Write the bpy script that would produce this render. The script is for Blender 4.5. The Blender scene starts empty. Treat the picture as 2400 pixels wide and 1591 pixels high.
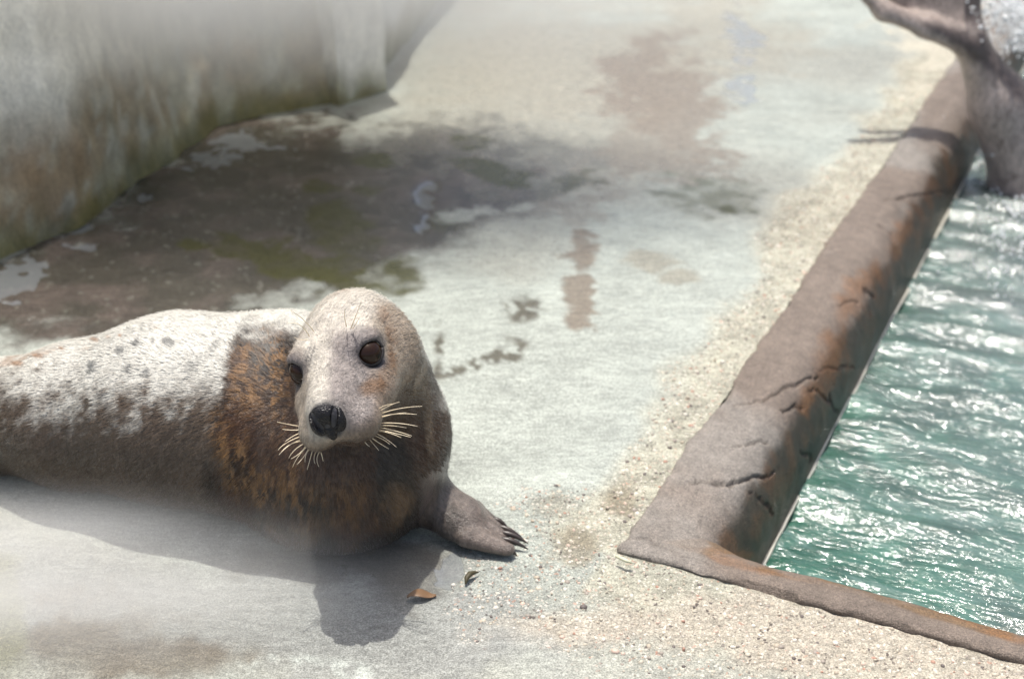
import bpy, bmesh, math, random
import numpy as np

# ------------------------------------------------------------------ camera
F_PX, CAM_H, PITCH = 3333.0, 1.6, math.radians(27.6)
scene = bpy.context.scene
col = scene.collection
cam_d = bpy.data.cameras.new('camera'); cam = bpy.data.objects.new('camera', cam_d); col.objects.link(cam)
cam.location = (0, 0, CAM_H); cam.rotation_euler = (math.pi/2 - PITCH, 0, 0)
cam_d.sensor_width = 36.0; cam_d.lens = F_PX*36/2400; cam_d.clip_start = 0.05; cam_d.clip_end = 500
cam_d.dof.use_dof = True; cam_d.dof.focus_distance = 2.42; cam_d.dof.aperture_fstop = 2.8
scene.camera = cam

# ------------------------------------------------------------------ sky, sun, exposure
SUN_AZ, SUN_EL = math.radians(-20), math.radians(80)      # azimuth from +Y towards +X
world = bpy.data.worlds.new('World'); scene.world = world; world.use_nodes = True
wn = world.node_tree.nodes; wl = world.node_tree.links
sky = wn.new('ShaderNodeTexSky'); sky.sky_type = 'NISHITA'; sky.sun_disc = False
sky.sun_elevation = SUN_EL; sky.sun_rotation = SUN_AZ
sky.air_density = 1.0; sky.dust_density = 5.0; sky.ozone_density = 0.7
wl.new(sky.outputs[0], wn['Background'].inputs[0]); wn['Background'].inputs[1].default_value = 0.15
sd = bpy.data.lights.new('sun', 'SUN'); sd.energy = 4.0; sd.angle = math.radians(0.6); sd.color = (1, .965, .90)
sun = bpy.data.objects.new('sun', sd); col.objects.link(sun)
from mathutils import Vector
sun_dir = Vector((math.sin(SUN_AZ)*math.cos(SUN_EL), math.cos(SUN_AZ)*math.cos(SUN_EL), math.sin(SUN_EL)))
sun.rotation_euler = sun_dir.to_track_quat('Z', 'Y').to_euler(); sun.location = (0, 0, 6)
scene.view_settings.view_transform = 'Standard'; scene.view_settings.look = 'None'
scene.cycles.volume_bounces = 3
scene.view_settings.gamma = 1.0; scene.view_settings.exposure = 0.26

# ------------------------------------------------------------------ helpers
CT, ST = math.cos(PITCH), math.sin(PITCH)
def gp(px, py, z=0.0):                       # photo pixel -> point on the level z
    a, b = (px-1200)/F_PX, (795.5-py)/F_PX
    d = np.array([a, CT+b*ST, -ST+b*CT]); k = (z-CAM_H)/d[2]
    return np.array([0, 0, CAM_H]) + k*d
def gy(px, py, y):                           # photo pixel -> point at the distance y
    a, b = (px-1200)/F_PX, (795.5-py)/F_PX
    d = np.array([a, CT+b*ST, -ST+b*CT]); k = y/d[1]
    return np.array([0, 0, CAM_H]) + k*d
def proj(P):
    P = np.asarray(P, float); x, y, z = P[..., 0], P[..., 1], P[..., 2]-CAM_H
    zz = np.maximum(y*CT - z*ST, 0.15); u = y*ST + z*CT
    return 1200 + F_PX*x/zz, 795.5 - F_PX*u/zz
def sst(a, b, x):
    t = np.clip((x-a)/(b-a), 0, 1); return t*t*(3-2*t)
def vnoise(P, seed=0):                       # value noise, P (n,3) -> 0..1
    P = np.asarray(P, float); i = np.floor(P).astype(np.int64); f = P-i; f = f*f*(3-2*f)
    def h(dx, dy, dz):
        n = (i[:, 0]+dx)*374761393 + (i[:, 1]+dy)*668265263 + (i[:, 2]+dz)*2147483647 + seed*1274126177
        n = (n ^ (n >> 13))*1274126177; n = n ^ (n >> 16)
        return (n & 0xffff)/65535.0
    r = 0
    for dx in (0, 1):
        for dy in (0, 1):
            for dz in (0, 1):
                w = (f[:, 0] if dx else 1-f[:, 0])*(f[:, 1] if dy else 1-f[:, 1])*(f[:, 2] if dz else 1-f[:, 2])
                r = r + w*h(dx, dy, dz)
    return r
def fbm(P, scale=1.0, octv=4, seed=0):
    P = np.asarray(P, float)*scale; r = 0; a = .5; s = 0
    for o in range(octv):
        r = r + a*vnoise(P, seed+o*17); s += a; a *= .5; P = P*2.03+7.1
    return r/s
def lin(r, g, b):
    c = np.array([r, g, b])/255.0
    return np.where(c <= .04045, c/12.92, ((c+.055)/1.055)**2.4)
def mix(a, b, m): return a*(1-m[:, None]) + np.asarray(b)[None, :]*m[:, None] if np.ndim(b) == 1 else a*(1-m[:, None]) + b*m[:, None]

def mesh_obj(name, V, Fc, mat=None, parent=None, smooth=True, attrs=None):
    me = bpy.data.meshes.new(name)
    V = np.asarray(V, np.float32); 
    if isinstance(Fc, np.ndarray):
        n, k = Fc.shape
        me.vertices.add(len(V)); me.vertices.foreach_set('co', V.ravel())
        me.loops.add(n*k); me.loops.foreach_set('vertex_index', Fc.astype(np.int32).ravel())
        me.polygons.add(n); me.polygons.foreach_set('loop_start', np.arange(0, n*k, k, dtype=np.int32))
        me.update(calc_edges=True)
    else:
        me.from_pydata([tuple(v) for v in V], [], Fc); me.update()
    if smooth: me.polygons.foreach_set('use_smooth', [True]*len(me.polygons))
    for an, av in (attrs or {}).items():
        av = np.asarray(av, np.float32)
        if av.ndim == 2:
            at = me.attributes.new(an, 'FLOAT_COLOR', 'POINT'); c4 = np.ones((len(av), 4), np.float32); c4[:, :3] = av
            at.data.foreach_set('color', c4.ravel())
        else:
            at = me.attributes.new(an, 'FLOAT', 'POINT'); at.data.foreach_set('value', av)
    o = bpy.data.objects.new(name, me); col.objects.link(o)
    if mat: me.materials.append(mat)
    if parent: o.parent = parent
    return o
def tag(o, label, cat, group=None):
    o['label'] = label; o['category'] = cat
    if group: o['group'] = group
    return o
def empty(name, loc=(0, 0, 0)):
    o = bpy.data.objects.new(name, None); col.objects.link(o); o.location = loc; return o

class Mat:                                   # small node builder
    def __init__(self, name):
        self.m = bpy.data.materials.new(name); self.m.use_nodes = True
        self.n = self.m.node_tree.nodes; self.l = self.m.node_tree.links
        self.p = self.n['Principled BSDF']; self.out = self.n['Material Output']
    def node(self, t, **kw):
        x = self.n.new(t)
        for k, v in kw.items(): setattr(x, k, v)
        return x
    def link(self, a, b): self.l.new(a, b)
    def val(self, inp, v):
        if hasattr(v, 'is_output'): self.l.new(v, inp)
        else: inp.default_value = v
    def set(self, **kw):
        for k, v in kw.items(): self.val(self.p.inputs[k.replace('_', ' ')], v)
    def attr(self, name, fac=False):
        a = self.node('ShaderNodeAttribute', attribute_name=name); return a.outputs['Fac' if fac else 'Color']
    def obj(self): return self.node('ShaderNodeTexCoord').outputs['Object']
    def mapping(self, vec, scale=(1, 1, 1), rot=(0, 0, 0)):
        m = self.node('ShaderNodeMapping'); m.inputs['Scale'].default_value = scale; m.inputs['Rotation'].default_value = rot
        self.link(vec, m.inputs[0]); return m.outputs[0]
    def noise(self, vec, scale, detail=6, rough=.6, dist=0.0):
        t = self.node('ShaderNodeTexNoise'); t.inputs['Scale'].default_value = scale
        t.inputs['Detail'].default_value = detail; t.inputs['Roughness'].default_value = rough; t.inputs['Distortion'].default_value = dist
        self.link(vec, t.inputs['Vector']); return t.outputs['Fac']
    def voro(self, vec, scale, feature='F1', out='Distance'):
        t = self.node('ShaderNodeTexVoronoi', feature=feature); t.inputs['Scale'].default_value = scale
        self.link(vec, t.inputs['Vector']); return t.outputs[out]
    def math(self, op, a, b=0.0, c=None, clamp=False):
        t = self.node('ShaderNodeMath', operation=op, use_clamp=clamp); self.val(t.inputs[0], a); self.val(t.inputs[1], b)
        if c is not None: self.val(t.inputs[2], c)
        return t.outputs[0]
    def rng(self, v, a, b, c=0.0, d=1.0):
        t = self.node('ShaderNodeMapRange'); t.clamp = True; t.interpolation_type = 'SMOOTHSTEP'
        self.val(t.inputs[0], v); self.val(t.inputs[1], a); self.val(t.inputs[2], b); self.val(t.inputs[3], c); self.val(t.inputs[4], d)
        return t.outputs[0]
    def mix(self, fac, a, b, mode='MIX'):
        t = self.node('ShaderNodeMix', data_type='RGBA', blend_type=mode); self.val(t.inputs[0], fac)
        for i, v in ((6, a), (7, b)):
            if hasattr(v, 'is_output'): self.l.new(v, t.inputs[i])
            else: t.inputs[i].default_value = (*v, 1)
        return t.outputs[2]
    def bump(self, h, strength=.3, dist=.005, normal=None):
        b = self.node('ShaderNodeBump'); b.inputs['Strength'].default_value = strength; b.inputs['Distance'].default_value = dist
        self.link(h, b.inputs['Height'])
        if normal is not None: self.link(normal, b.inputs['Normal'])
        return b.outputs[0]

# ------------------------------------------------------------------ pool axes: corner, e1 away along the pool side, e2 along the near side
K = gp(1450, 1290)
e1 = gp(2210, 180) - K; e1 /= np.linalg.norm(e1)
e2 = np.array([e1[1], -e1[0], 0.0])
WATER_Z = -0.20
POOL_S, POOL_T = 7.0, 4.5
def st(P):
    d = np.asarray(P) - K; return d @ e1, d @ e2
def from_st(s, t, z=0.0):
    s = np.asarray(s, float); t = np.asarray(t, float)
    P = K[None, :] + s[:, None]*e1[None, :] + t[:, None]*e2[None, :]; P[:, 2] = z; return P

# ------------------------------------------------------------------ deck
def blobs(u, v, wu, wv, L, soft=.55):
    m = np.zeros(len(u))
    for b in L:
        cx, cy, rx, ry = b[:4]; ang = math.radians(b[4]) if len(b) > 4 else 0; k = b[5] if len(b) > 5 else 1.0
        du, dv = u+wu*min(rx, 160)-cx, v+wv*min(ry, 110)-cy
        a = (du*math.cos(ang)+dv*math.sin(ang))/rx; c = (-du*math.sin(ang)+dv*math.cos(ang))/ry
        m = np.maximum(m, k*(1-sst(soft, 1.15, np.sqrt(a*a+c*c))))
    return m

def build_deck():
    def lines(lo, d0, d1, hi, step, extra):
        pre = lo + (d0-lo)*(1-np.linspace(1, 0, extra, endpoint=False)**2.2)
        post = d1 + (hi-d1)*np.linspace(0, 1, extra+1)[1:]**2.2
        return np.unique(np.round(np.concatenate([pre, np.arange(d0, d1+1e-6, step), post, [0.0]]), 4))
    sl = lines(-40, -1.2, 5.4, 60, .0125, 16); tl = lines(-40, -3.3, 1.3, 40, .0125, 16)
    sl = np.unique(np.concatenate([sl, [POOL_S]])); tl = np.unique(np.concatenate([tl, [POOL_T]]))
    S, T = np.meshgrid(sl, tl, indexing='ij'); ns, nt = S.shape
    idx = np.arange(ns*nt).reshape(ns, nt)
    q = np.stack([idx[:-1, :-1], idx[1:, :-1], idx[1:, 1:], idx[:-1, 1:]], -1).reshape(-1, 4)
    sc = ((sl[:-1]+sl[1:])/2)[:, None] + 0*tl[None, :-1]; tc = ((tl[:-1]+tl[1:])/2)[None, :] + 0*sl[:-1, None]
    keep = ~((sc > 0) & (sc < POOL_S) & (tc > 0) & (tc < POOL_T)); q = q[keep.ravel()]
    s, t = S.ravel(), T.ravel(); P = from_st(s, t)
    used = np.zeros(len(P), bool); used[q.ravel()] = True; rm = -np.ones(len(P), int); rm[used] = np.arange(used.sum())
    P = P[used]; s = s[used]; t = t[used]; q = rm[q][:, ::-1]
    u, v = proj(P)
    n1 = fbm(P, 3.0, 5, 1)-.5; n2 = fbm(P, 3.0, 5, 2)-.5; n3 = fbm(P, 9.0, 5, 3); n4 = fbm(P, 22.0, 4, 4); n5 = fbm(P, 1.1, 4, 5)
    f1 = fbm(P, 11.0, 4, 6)-.5; f2 = fbm(P, 11.0, 4, 7)-.5
    g1 = fbm(P, 34.0, 3, 16)-.5; g2 = fbm(P, 34.0, 3, 17)-.5; wu, wv = 1.6*n1+1.3*f1+.7*g1, 1.6*n2+1.3*f2+.7*g2
    B = lambda L, soft=.55: blobs(u, v, wu, wv, L, soft)
    edge = np.where(s > 0, -t, np.where(t > 0, -s, np.hypot(np.minimum(s, 0), np.minimum(t, 0))))     # distance from the coping
    near = (s < 0)
    pale = np.array([.50, .505, .455]); strk = fbm(P*[1, 3.2, 1], 7, 5, 15); c = np.tile(pale, (len(P), 1))*(.62+.34*n3+.42*strk)[:, None]
    # cloudy warm and cool drifts
    c = mix(c, np.array([.42, .375, .31]), sst(.50, .66, n5)*.55)
    # big zones
    beige = B([(1250, 150, 420, 210), (1650, 60, 300, 120), (1000, 420, 300, 160)], .3); c = mix(c, [.44, .385, .31], beige*.75)
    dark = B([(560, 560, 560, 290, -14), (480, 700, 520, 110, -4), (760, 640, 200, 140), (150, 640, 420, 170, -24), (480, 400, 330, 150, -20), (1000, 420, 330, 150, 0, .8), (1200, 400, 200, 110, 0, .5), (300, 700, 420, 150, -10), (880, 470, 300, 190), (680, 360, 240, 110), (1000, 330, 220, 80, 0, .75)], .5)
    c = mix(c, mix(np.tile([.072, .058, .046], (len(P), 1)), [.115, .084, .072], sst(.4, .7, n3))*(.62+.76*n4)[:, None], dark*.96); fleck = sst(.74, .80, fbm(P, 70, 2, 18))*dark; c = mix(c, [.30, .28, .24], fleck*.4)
    mauve = B([(1540, 250, 130, 170, 8), (1500, 380, 190, 70, 10, .8), (1380, 470, 120, 60, 0, .5)], .62); c = mix(c, [.29, .215, .165], mauve*.75)
    wetspot = sst(.3, .62, B([(1372, 600, 52, 90, 4), (1362, 690, 52, 90), (1340, 745, 56, 34)], .3)*.75+1.1*(fbm(P, 18, 4, 14)-.5)); c = mix(c, [.25, .185, .135], wetspot*.85)
    faint = B([(1560, 615, 70, 26), (1620, 650, 60, 18)], .6); c = mix(c, [.34, .29, .22], faint*.65)
    scuff = B([(1222, 722, 62, 30, -20), (1110, 850, 115, 26, -32), (1025, 820, 14, 70), (1030, 920, 16, 40)], .4)*sst(.36, .50, fbm(P, 40, 3, 9)); c = mix(c, [.13, .115, .085], np.clip(scuff*1.2, 0, 1))
    algae = B([(868, 375, 62, 17), (755, 435, 40, 16), (840, 443, 52, 13, 0, .7), (770, 505, 85, 34), (800, 560, 80, 30, 0, .6), (560, 590, 170, 38, 14), (740, 650, 170, 50, 12), (900, 660, 90, 60, 0, .7),
               (1130, 392, 75, 26, 14), (1180, 415, 70, 20, 10), (1100, 330, 60, 20, 0, .6), (1040, 520, 60, 30, 0, .5), (1320, 430, 90, 24, -14, .5), (1630, 470, 120, 50, 0, .45), (1700, 490, 60, 20, 0, .7)], .68)
    algae *= .55+.75*sst(.35, .62, n4); c = mix(c, [.070, .066, .012], np.clip(algae*1.15, 0, 1)*.92)
    scum = B([(1080, 500, 90, 22, -6), (1200, 480, 90, 16, -10), (1150, 560, 130, 24, 4), (1400, 445, 120, 16, -16, .6)], .5)*sst(.40, .56, n4); c = mix(c, [.56, .54, .47], scum*.8)
    # front of the deck
    front = B([(450, 1420, 900, 170), (900, 1480, 500, 160)], .45); c = mix(c, [.375, .36, .34], front*.85)
    brown = B([(170, 1480, 230, 95, -10), (330, 1540, 330, 70)], .45); c = mix(c, [.20, .15, .10], brown*.9*(.4+.9*n3))
    green = B([(0, 1470, 60, 140)], .5); c = mix(c, [.25, .23, .10], green*.6)
    wet_shade = B([(860, 1320, 210, 80, 4), (700, 1330, 200, 50, 6, .8)], .5); c = mix(c, [.115, .092, .074], wet_shade*.8)  # wet concrete under the chest, darkened further to deepen the seal's shadow
    chalk = np.clip(B([(650, 1550, 90, 18, -6), (830, 1575, 70, 40, 30)], .6), 0, 1)*sst(.36, .5, n4); c = mix(c, [.68, .68, .62], chalk*.85)
    # exposed aggregate in front of the pool and beside the coping
    agg = B([(1250, 1400, 260, 120), (1800, 1500, 640, 150), (1350, 1240, 220, 110), (2300, 1640, 300, 120)], .5)
    stripw = .07+.17*n5+.22*n2+.08*f1
    strip = (1-sst(stripw*.55, stripw*1.25, edge))*((s > -.02) | (t > -.02))
    strip = np.where(near, strip*.8, strip)
    agg = np.clip(np.maximum(agg, strip), 0, 1)
    c = mix(c, mix(np.tile([.66, .58, .44], (len(P), 1)), [.45, .385, .28], sst(.4, .62, n4)), strip*.62)
    pink = B([(1400, 1470, 330, 60), (1900, 1500, 520, 110), (2300, 1600, 300, 90)], .4); c = mix(c, [.60, .50, .41], pink*.8)
    damp = B([(1330, 1280, 75, 50), (1460, 1180, 50, 60, 30), (1280, 1190, 60, 30, 0, .6)], .5); c = mix(c, [.31, .25, .175], damp*.75)
    # cream dry concrete far right
    cream = B([(2190, 80, 130, 110, 20), (2360, 40, 120, 130)], .75); c = mix(c, [.66, .58, .47], cream*.9)
    # standing water, some patches painted for pale reflections of sky and posts
    puddle_and_sheen = np.clip(B([(985, 455, 34, 44), (975, 525, 30, 34), (195, 525, 62, 24), (60, 640, 110, 60, -30), (180, 575, 40, 12), (470, 370, 130, 20, -14), (640, 345, 60, 9), (560, 330, 70, 24), (340, 465, 28, 16), (1045, 1340, 48, 46), (1740, 215, 60, 80, 0, .8), (1735, 80, 60, 80, 0, .8)], .2), 0, 1); puddle_and_sheen = sst(.42, .60, puddle_and_sheen*.62+.75*(fbm(P, 30, 4, 13)-.3)*(puddle_and_sheen > .02))
    wet = np.clip(np.maximum.reduce([(.62+.6*(n5-.5)), dark*.95, front*.7, mauve*.7, wetspot*.6]) - .5*strip - .45*agg - .5*cream - .4*chalk, .02, 1.0)
    # relief
    z = .004*(n5-.5) + agg*(.012*(fbm(P, 45, 3, 11)-.55)+.006*(n3-.5)) + .0025*(n3-.5) - strip*.006
    z -= .004*puddle_and_sheen; z = np.where(edge < .006, np.minimum(z, -.004), z)
    fade = sst(9, 5, np.hypot(P[:, 0], P[:, 1]-2)); P[:, 2] = z*fade
    M = Mat('wet_concrete'); o = M.obj()
    fine = M.noise(o, 130, 4, .7); mid = M.noise(o, 28, 6, .65); grit = M.voro(o, 150)
    dz = M.node('ShaderNodeVectorMath', operation='ADD'); nz_ = M.node('ShaderNodeTexNoise'); nz_.inputs['Scale'].default_value = 60; M.link(o, nz_.inputs['Vector']); sc_ = M.node('ShaderNodeVectorMath', operation='SCALE'); sc_.inputs['Scale'].default_value = .018; M.link(nz_.outputs['Color'], sc_.inputs[0]); M.link(o, dz.inputs[0]); M.link(sc_.outputs[0], dz.inputs[1])
    speck = M.voro(dz.outputs[0], 120, out='Color'); spd = M.voro(dz.outputs[0], 120); clus = M.rng(M.noise(o, 9, 4, .6), .38, .62)
    base = M.attr('Col'); ag = M.attr('agg', True); we = M.attr('wet', True); pu = M.attr('puddle_and_sheen', True)
    k = M.rng(fine, .25, .75, .74, 1.24); k2 = M.rng(M.noise(M.mapping(o, (1, 2.6, 1)), 26, 7, .7), .3, .7, .78, 1.2)
    c1 = M.mix(1.0, base, k, 'MULTIPLY'); c1 = M.mix(1.0, c1, M.rng(M.noise(o, 330, 2, .6), .3, .7, .66, 1.34), 'MULTIPLY'); c1 = M.mix(1.0, c1, k2, 'MULTIPLY')
    sep = M.node('ShaderNodeSeparateColor'); M.link(speck, sep.inputs[0])
    dk = M.math('MULTIPLY', M.rng(sep.outputs[0], .62, .72), M.rng(spd, .42, .30)); dk = M.math('MULTIPLY', M.math('MULTIPLY', dk, clus), M.rng(ag, .1, .7))
    c1 = M.mix(M.math('MULTIPLY', dk, .88), c1, (.055, .040, .035))
    lt = M.math('MULTIPLY', M.rng(sep.outputs[1], .74, .84), M.rng(spd, .42, .30)); lt = M.math('MULTIPLY', lt, M.rng(ag, .05, .6))
    c1 = M.mix(M.math('MULTIPLY', lt, .6), c1, (.68, .62, .54))
    rd = M.math('MULTIPLY', M.rng(sep.outputs[2], .93, .96), M.rng(spd, .42, .30)); rd = M.math('MULTIPLY', rd, M.rng(ag, .1, .6))
    c1 = M.mix(M.math('MULTIPLY', rd, .6), c1, (.36, .20, .14))
    pmask = M.rng(M.math('ADD', pu, M.math('MULTIPLY', M.math('SUBTRACT', mid, .5), 1.1)), .42, .6)
    c1 = M.mix(M.math('MULTIPLY', pmask, .5), c1, (.20, .215, .225))  # bluish tint in the puddles stands in for reflected sky
    wv_ = M.math('ADD', we, M.math('MULTIPLY', M.math('SUBTRACT', mid, .5), .7))
    rough = M.rng(wv_, .15, .95, .75, .20); rough = M.math('MULTIPLY', rough, M.rng(pmask, 0, 1, 1.0, .18))
    h = M.math('ADD', M.math('MULTIPLY', fine, .5), M.math('MULTIPLY', grit, M.math('MULTIPLY', ag, 1.4)))
    h = M.math('ADD', h, M.math('MULTIPLY', mid, .35)); h = M.math('MULTIPLY', h, M.rng(pmask, 0, 1, 1.0, .06))
    M.set(Base_Color=c1, Roughness=rough, Normal=M.bump(h, .55, .006)); M.p.inputs['Specular IOR Level'].default_value = .5
    d = mesh_obj('pool_deck', P, q, M.m, attrs={'Col': np.clip(c*np.array([.60, .64, .63]), 0, 1), 'wet': wet, 'agg': agg, 'puddle_and_sheen': puddle_and_sheen})
    d['kind'] = 'structure'
    return P, agg
deckP, deckAgg = build_deck()

# ------------------------------------------------------------------ coping round the pool
def seg_d(X, Y, pts):                                   # distance to a polyline and the position along it
    best = np.full(X.shape, 9.0); along = np.zeros(X.shape); n = len(pts)-1
    for i in range(n):
        ax, ay = pts[i]; bx, by = pts[i+1]; dx, dy = bx-ax, by-ay
        h = np.clip(((X-ax)*dx+(Y-ay)*dy)/(dx*dx+dy*dy+1e-12), 0, 1); d = np.hypot(X-ax-h*dx, Y-ay-h*dy)
        m = d < best; best = np.where(m, d, best); along = np.where(m, (i+h)/n, along)
    return best, along
def build_coping():
    # profile (offset into the pool, height), outer edge first
    a = np.linspace(0, 1, 30); th = a*math.pi/2
    pro = [(0.0, -.05), (0.0, .001), (.006, .006), (.02, .008), (.04, .007), (.06, .004), (.078, 0.0)]
    pro += list(zip(.078+.115*np.sin(th)[1:], -.165*(1-np.cos(th))[1:])) + [(.196, -.20), (.20, -.26), (.205, -.5), (.21, -1.3)]
    pro = np.array(pro); dense = []
    for i in range(len(pro)-1):
        n = max(1, int(np.ceil(np.linalg.norm(pro[i+1]-pro[i])/.006))) if pro[i+1][1] > -.27 else 1
        for k in range(n): dense.append(pro[i]+(pro[i+1]-pro[i])*k/n)
    dense.append(pro[-1]); pro = np.array(dense); arc = np.concatenate([[0], np.cumsum(np.linalg.norm(np.diff(pro, axis=0), axis=1))])
    tan = np.gradient(pro, axis=0); nrm = np.stack([-tan[:, 1], tan[:, 0]], 1); nrm /= np.linalg.norm(nrm, axis=1)[:, None]
    # the path: along the near side from far right to the corner, then away; the mitre keeps both offsets equal
    sA = np.concatenate([np.arange(0, 4.6, .006), np.linspace(4.6, POOL_S, 12)])
    tB = np.concatenate([np.linspace(POOL_T, 1.5, 10, endpoint=False), np.arange(1.5, 0, -.006)])
    rows = [('B', x) for x in tB] + [('A', x) for x in sA]; nr = len(rows); npf = len(pro)
    W = pro[:, 0]; Z = pro[:, 1]
    S = np.zeros((nr, npf)); T = np.zeros((nr, npf)); NS = np.zeros((nr, npf)); NT = np.zeros((nr, npf))
    for i, (side, x) in enumerate(rows):
        blend = max(0, 1-x/.22)                          # squeeze the rows into the mitre near the corner
        if side == 'B': S[i] = W*(.76+.24*max(0, 1-x/.26)); T[i] = x + W*blend; NS[i] = nrm[:, 0]
        else: T[i] = W; S[i] = x + W*blend; NT[i] = nrm[:, 0]
    Zg = np.tile(Z, (nr, 1)); NZ = np.tile(nrm[:, 1], (nr, 1)); ARC = np.tile(arc, (nr, 1))
    P = from_st(S.ravel(), T.ravel()); P[:, 2] = Zg.ravel()
    N = NS.ravel()[:, None]*e1 + NT.ravel()[:, None]*e2; N[:, 2] = NZ.ravel()
    topm = sst(-.24, -.1, P[:, 2])
    lump = (fbm(P, 5, 4, 21)-.5)*.013 + (fbm(P, 18, 4, 22)-.5)*.006
    side = np.array([0 if r[0] == 'B' else 1 for r in rows]).repeat(npf)
    u, v = proj(P)
    wob = (fbm(P, 22, 4, 25)-.5)*34+(fbm(P, 75, 3, 45)-.5)*16; wob2 = (fbm(P, 22, 4, 26)-.5)*26+(fbm(P, 75, 3, 46)-.5)*22
    crack = np.zeros(len(P))
    for pts, w, dp in [([(1600, 1125), (1650, 1128), (1700, 1138), (1760, 1122), (1800, 1112), (1835, 1098)], 6.5, .016),
                       ([(1720, 945), (1790, 935), (1840, 912), (1880, 895), (1915, 885)], 6, .014),
                       ([(1835, 960), (1870, 950), (1885, 958)], 8, .014), ([(1895, 910), (1930, 930), (1965, 968)], 6, .012),
                       ([(1720, 1050), (1760, 1042), (1785, 1030), (1800, 1038)], 5, .010), ([(1750, 1155), (1790, 1180), (1805, 1205)], 5, .009),
                       ([(2070, 470), (2110, 466), (2150, 455), (2230, 450)], 5, .012), ([(2050, 520), (2085, 545), (2100, 560)], 4, .008),
                       ([(2020, 680), (2035, 690), (2050, 700)], 6, .012), ([(1470, 1268), (1520, 1262), (1600, 1296), (1700, 1330)], 4, .006),
                       ([(1955, 720), (1990, 705), (2010, 712)], 5, .009), ([(1905, 870), (1960, 860), (2000, 862)], 4, .006), ([(1650, 1190), (1640, 1260)], 3, .004),
                       ([(1880, 1060), (1900, 1075), (1895, 1085)], 7, .010)]:
        d, al = seg_d(u+wob, v+wob2*.6, pts); w2 = .62*w*(.35+.9*np.sin(np.pi*np.clip(al*.92+.04, 0, 1)))
        crack = np.maximum(crack, .55*dp*(1-sst(w2*.25, w2*1.1, d)))
    disp = topm*(lump - crack)
    ragged = ((fbm(P, 9, 4, 28)-.5)*.06+(fbm(P, 40, 3, 29)-.5)*.022)*(1-sst(.02, .09, ARC.ravel()))*sst(.04, .056, ARC.ravel())
    P = P + N*disp[:, None] - (np.where(side[:, None] == 1, e2, e1))*ragged[:, None]
    idx = np.arange(nr*npf).reshape(nr, npf)
    q = np.stack([idx[:-1, :-1], idx[:-1, 1:], idx[1:, 1:], idx[1:, :-1]], -1).reshape(-1, 4)
    q = q[:, ::-1]
    # colours: brown cement, paler damp top, rusty wet side with its shade painted in
    n1 = fbm(P, 6, 5, 31); n2 = fbm(P, 17, 5, 32); n3 = fbm(P*[1, 1, .3], 30, 4, 33)
    c = np.tile([.165, .130, .103], (len(P), 1))*(.75+.5*n1)[:, None]
    c = mix(c, [.25, .235, .21], sst(.50, .68, fbm(P, 3.2, 4, 34))*.6*(P[:, 2] > -.06))
    low = sst(-.022, -.052, P[:, 2]+(n1-.5)*.07+(n2-.5)*.03)
    c = mix(c, mix(np.tile([.075, .040, .017], (len(P), 1)), [.038, .029, .017], sst(.40, .62, n2)), low*.94)
    rust = blobs(u, v, (n1-.5)*2, (n2-.5)*2, [(2000, 720, 40, 90, 25), (1950, 830, 40, 60, 25), (1900, 930, 30, 60, 25), (2110, 560, 30, 60, 20), (2040, 640, 30, 40), (2250, 1440, 160, 20, 15), (1760, 1320, 180, 14, 15), (1690, 1310, 60, 10, 15), (2380, 1490, 80, 20, 12)], .3)
    inner = (side == 0)*sst(.105, .125, ARC.ravel()+(n1-.5)*.05); c = mix(c, [.14, .080, .030], inner*(.15+.6*sst(.42, .6, n2)))
    c = mix(c, [.20, .085, .022], np.clip(rust, 0, 1)*.6*(.2+n2))
    c = mix(c, [.035, .026, .02], np.clip(crack/.006, 0, 1)*.55)
    c = mix(c, [.07, .06, .035], sst(-.14, -.2, P[:, 2])*.6)
    wet = np.clip(.45+.5*low+.5*(n1-.5), 0, 1)
    M = Mat('brown_cement'); ob = M.obj(); fine = M.noise(ob, 160, 4, .7); mid = M.noise(ob, 30, 6, .65)
    c1 = M.mix(1.0, M.attr('Col'), M.rng(fine, .25, .75, .72, 1.26), 'MULTIPLY'); c1 = M.mix(1.0, c1, M.rng(M.noise(ob, 360, 2, .6), .3, .7, .66, 1.34), 'MULTIPLY'); c1 = M.mix(1.0, c1, M.rng(mid, .3, .7, .85, 1.15), 'MULTIPLY')
    M.set(Base_Color=c1, Roughness=M.rng(M.math('ADD', M.attr('wet', True), M.math('MULTIPLY', M.math('SUBTRACT', mid, .5), .5)), .2, 1, .62, .30),
          Normal=M.bump(M.math('ADD', M.math('ADD', fine, mid), M.noise(ob, 420, 2, .6)), .6, .005))
    root = empty('pool_coping', tuple(K)); tag(root, 'cracked brown cement coping with rounded edge bordering the green pool', 'coping')
    o = mesh_obj('coping_cement', P-K, q, M.m, root, attrs={'Col': np.clip(c, 0, 1), 'wet': wet})
    # pale lime line where the water meets the cement
    L = Mat('lime_scale'); L.set(Base_Color=(.50, .48, .40, 1), Roughness=.35)
    for sd_ in ('A', 'B'):
        xs = np.arange(.19, 4.5 if sd_ == 'A' else 1.6, .02); n = len(xs)
        off = .196 + (fbm(np.stack([xs, xs*0+3, xs*0], 1), 5, 4, 21)-.5)*.012
        Q = from_st(xs, off) if sd_ == 'A' else from_st(off*(.76+.24*np.maximum(0, 1-xs/.26)), xs)
        side_v = e2 if sd_ == 'A' else e1
        wv = .0035*(.5+fbm(np.stack([xs, xs*0, xs*0], 1), 16, 3, 5))
        ring = []
        for k in range(6):
            an = k*math.pi/3; ring.append(Q + side_v[None, :]*(np.cos(an)*wv*1.6)[:, None] + np.array([0, 0, 1])*(WATER_Z+.003+np.sin(an)*wv)[:, None])
        V = np.stack(ring, 1).reshape(-1, 3); ii = np.arange(n*6).reshape(n, 6); jj = np.roll(ii, -1, 1)
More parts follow.
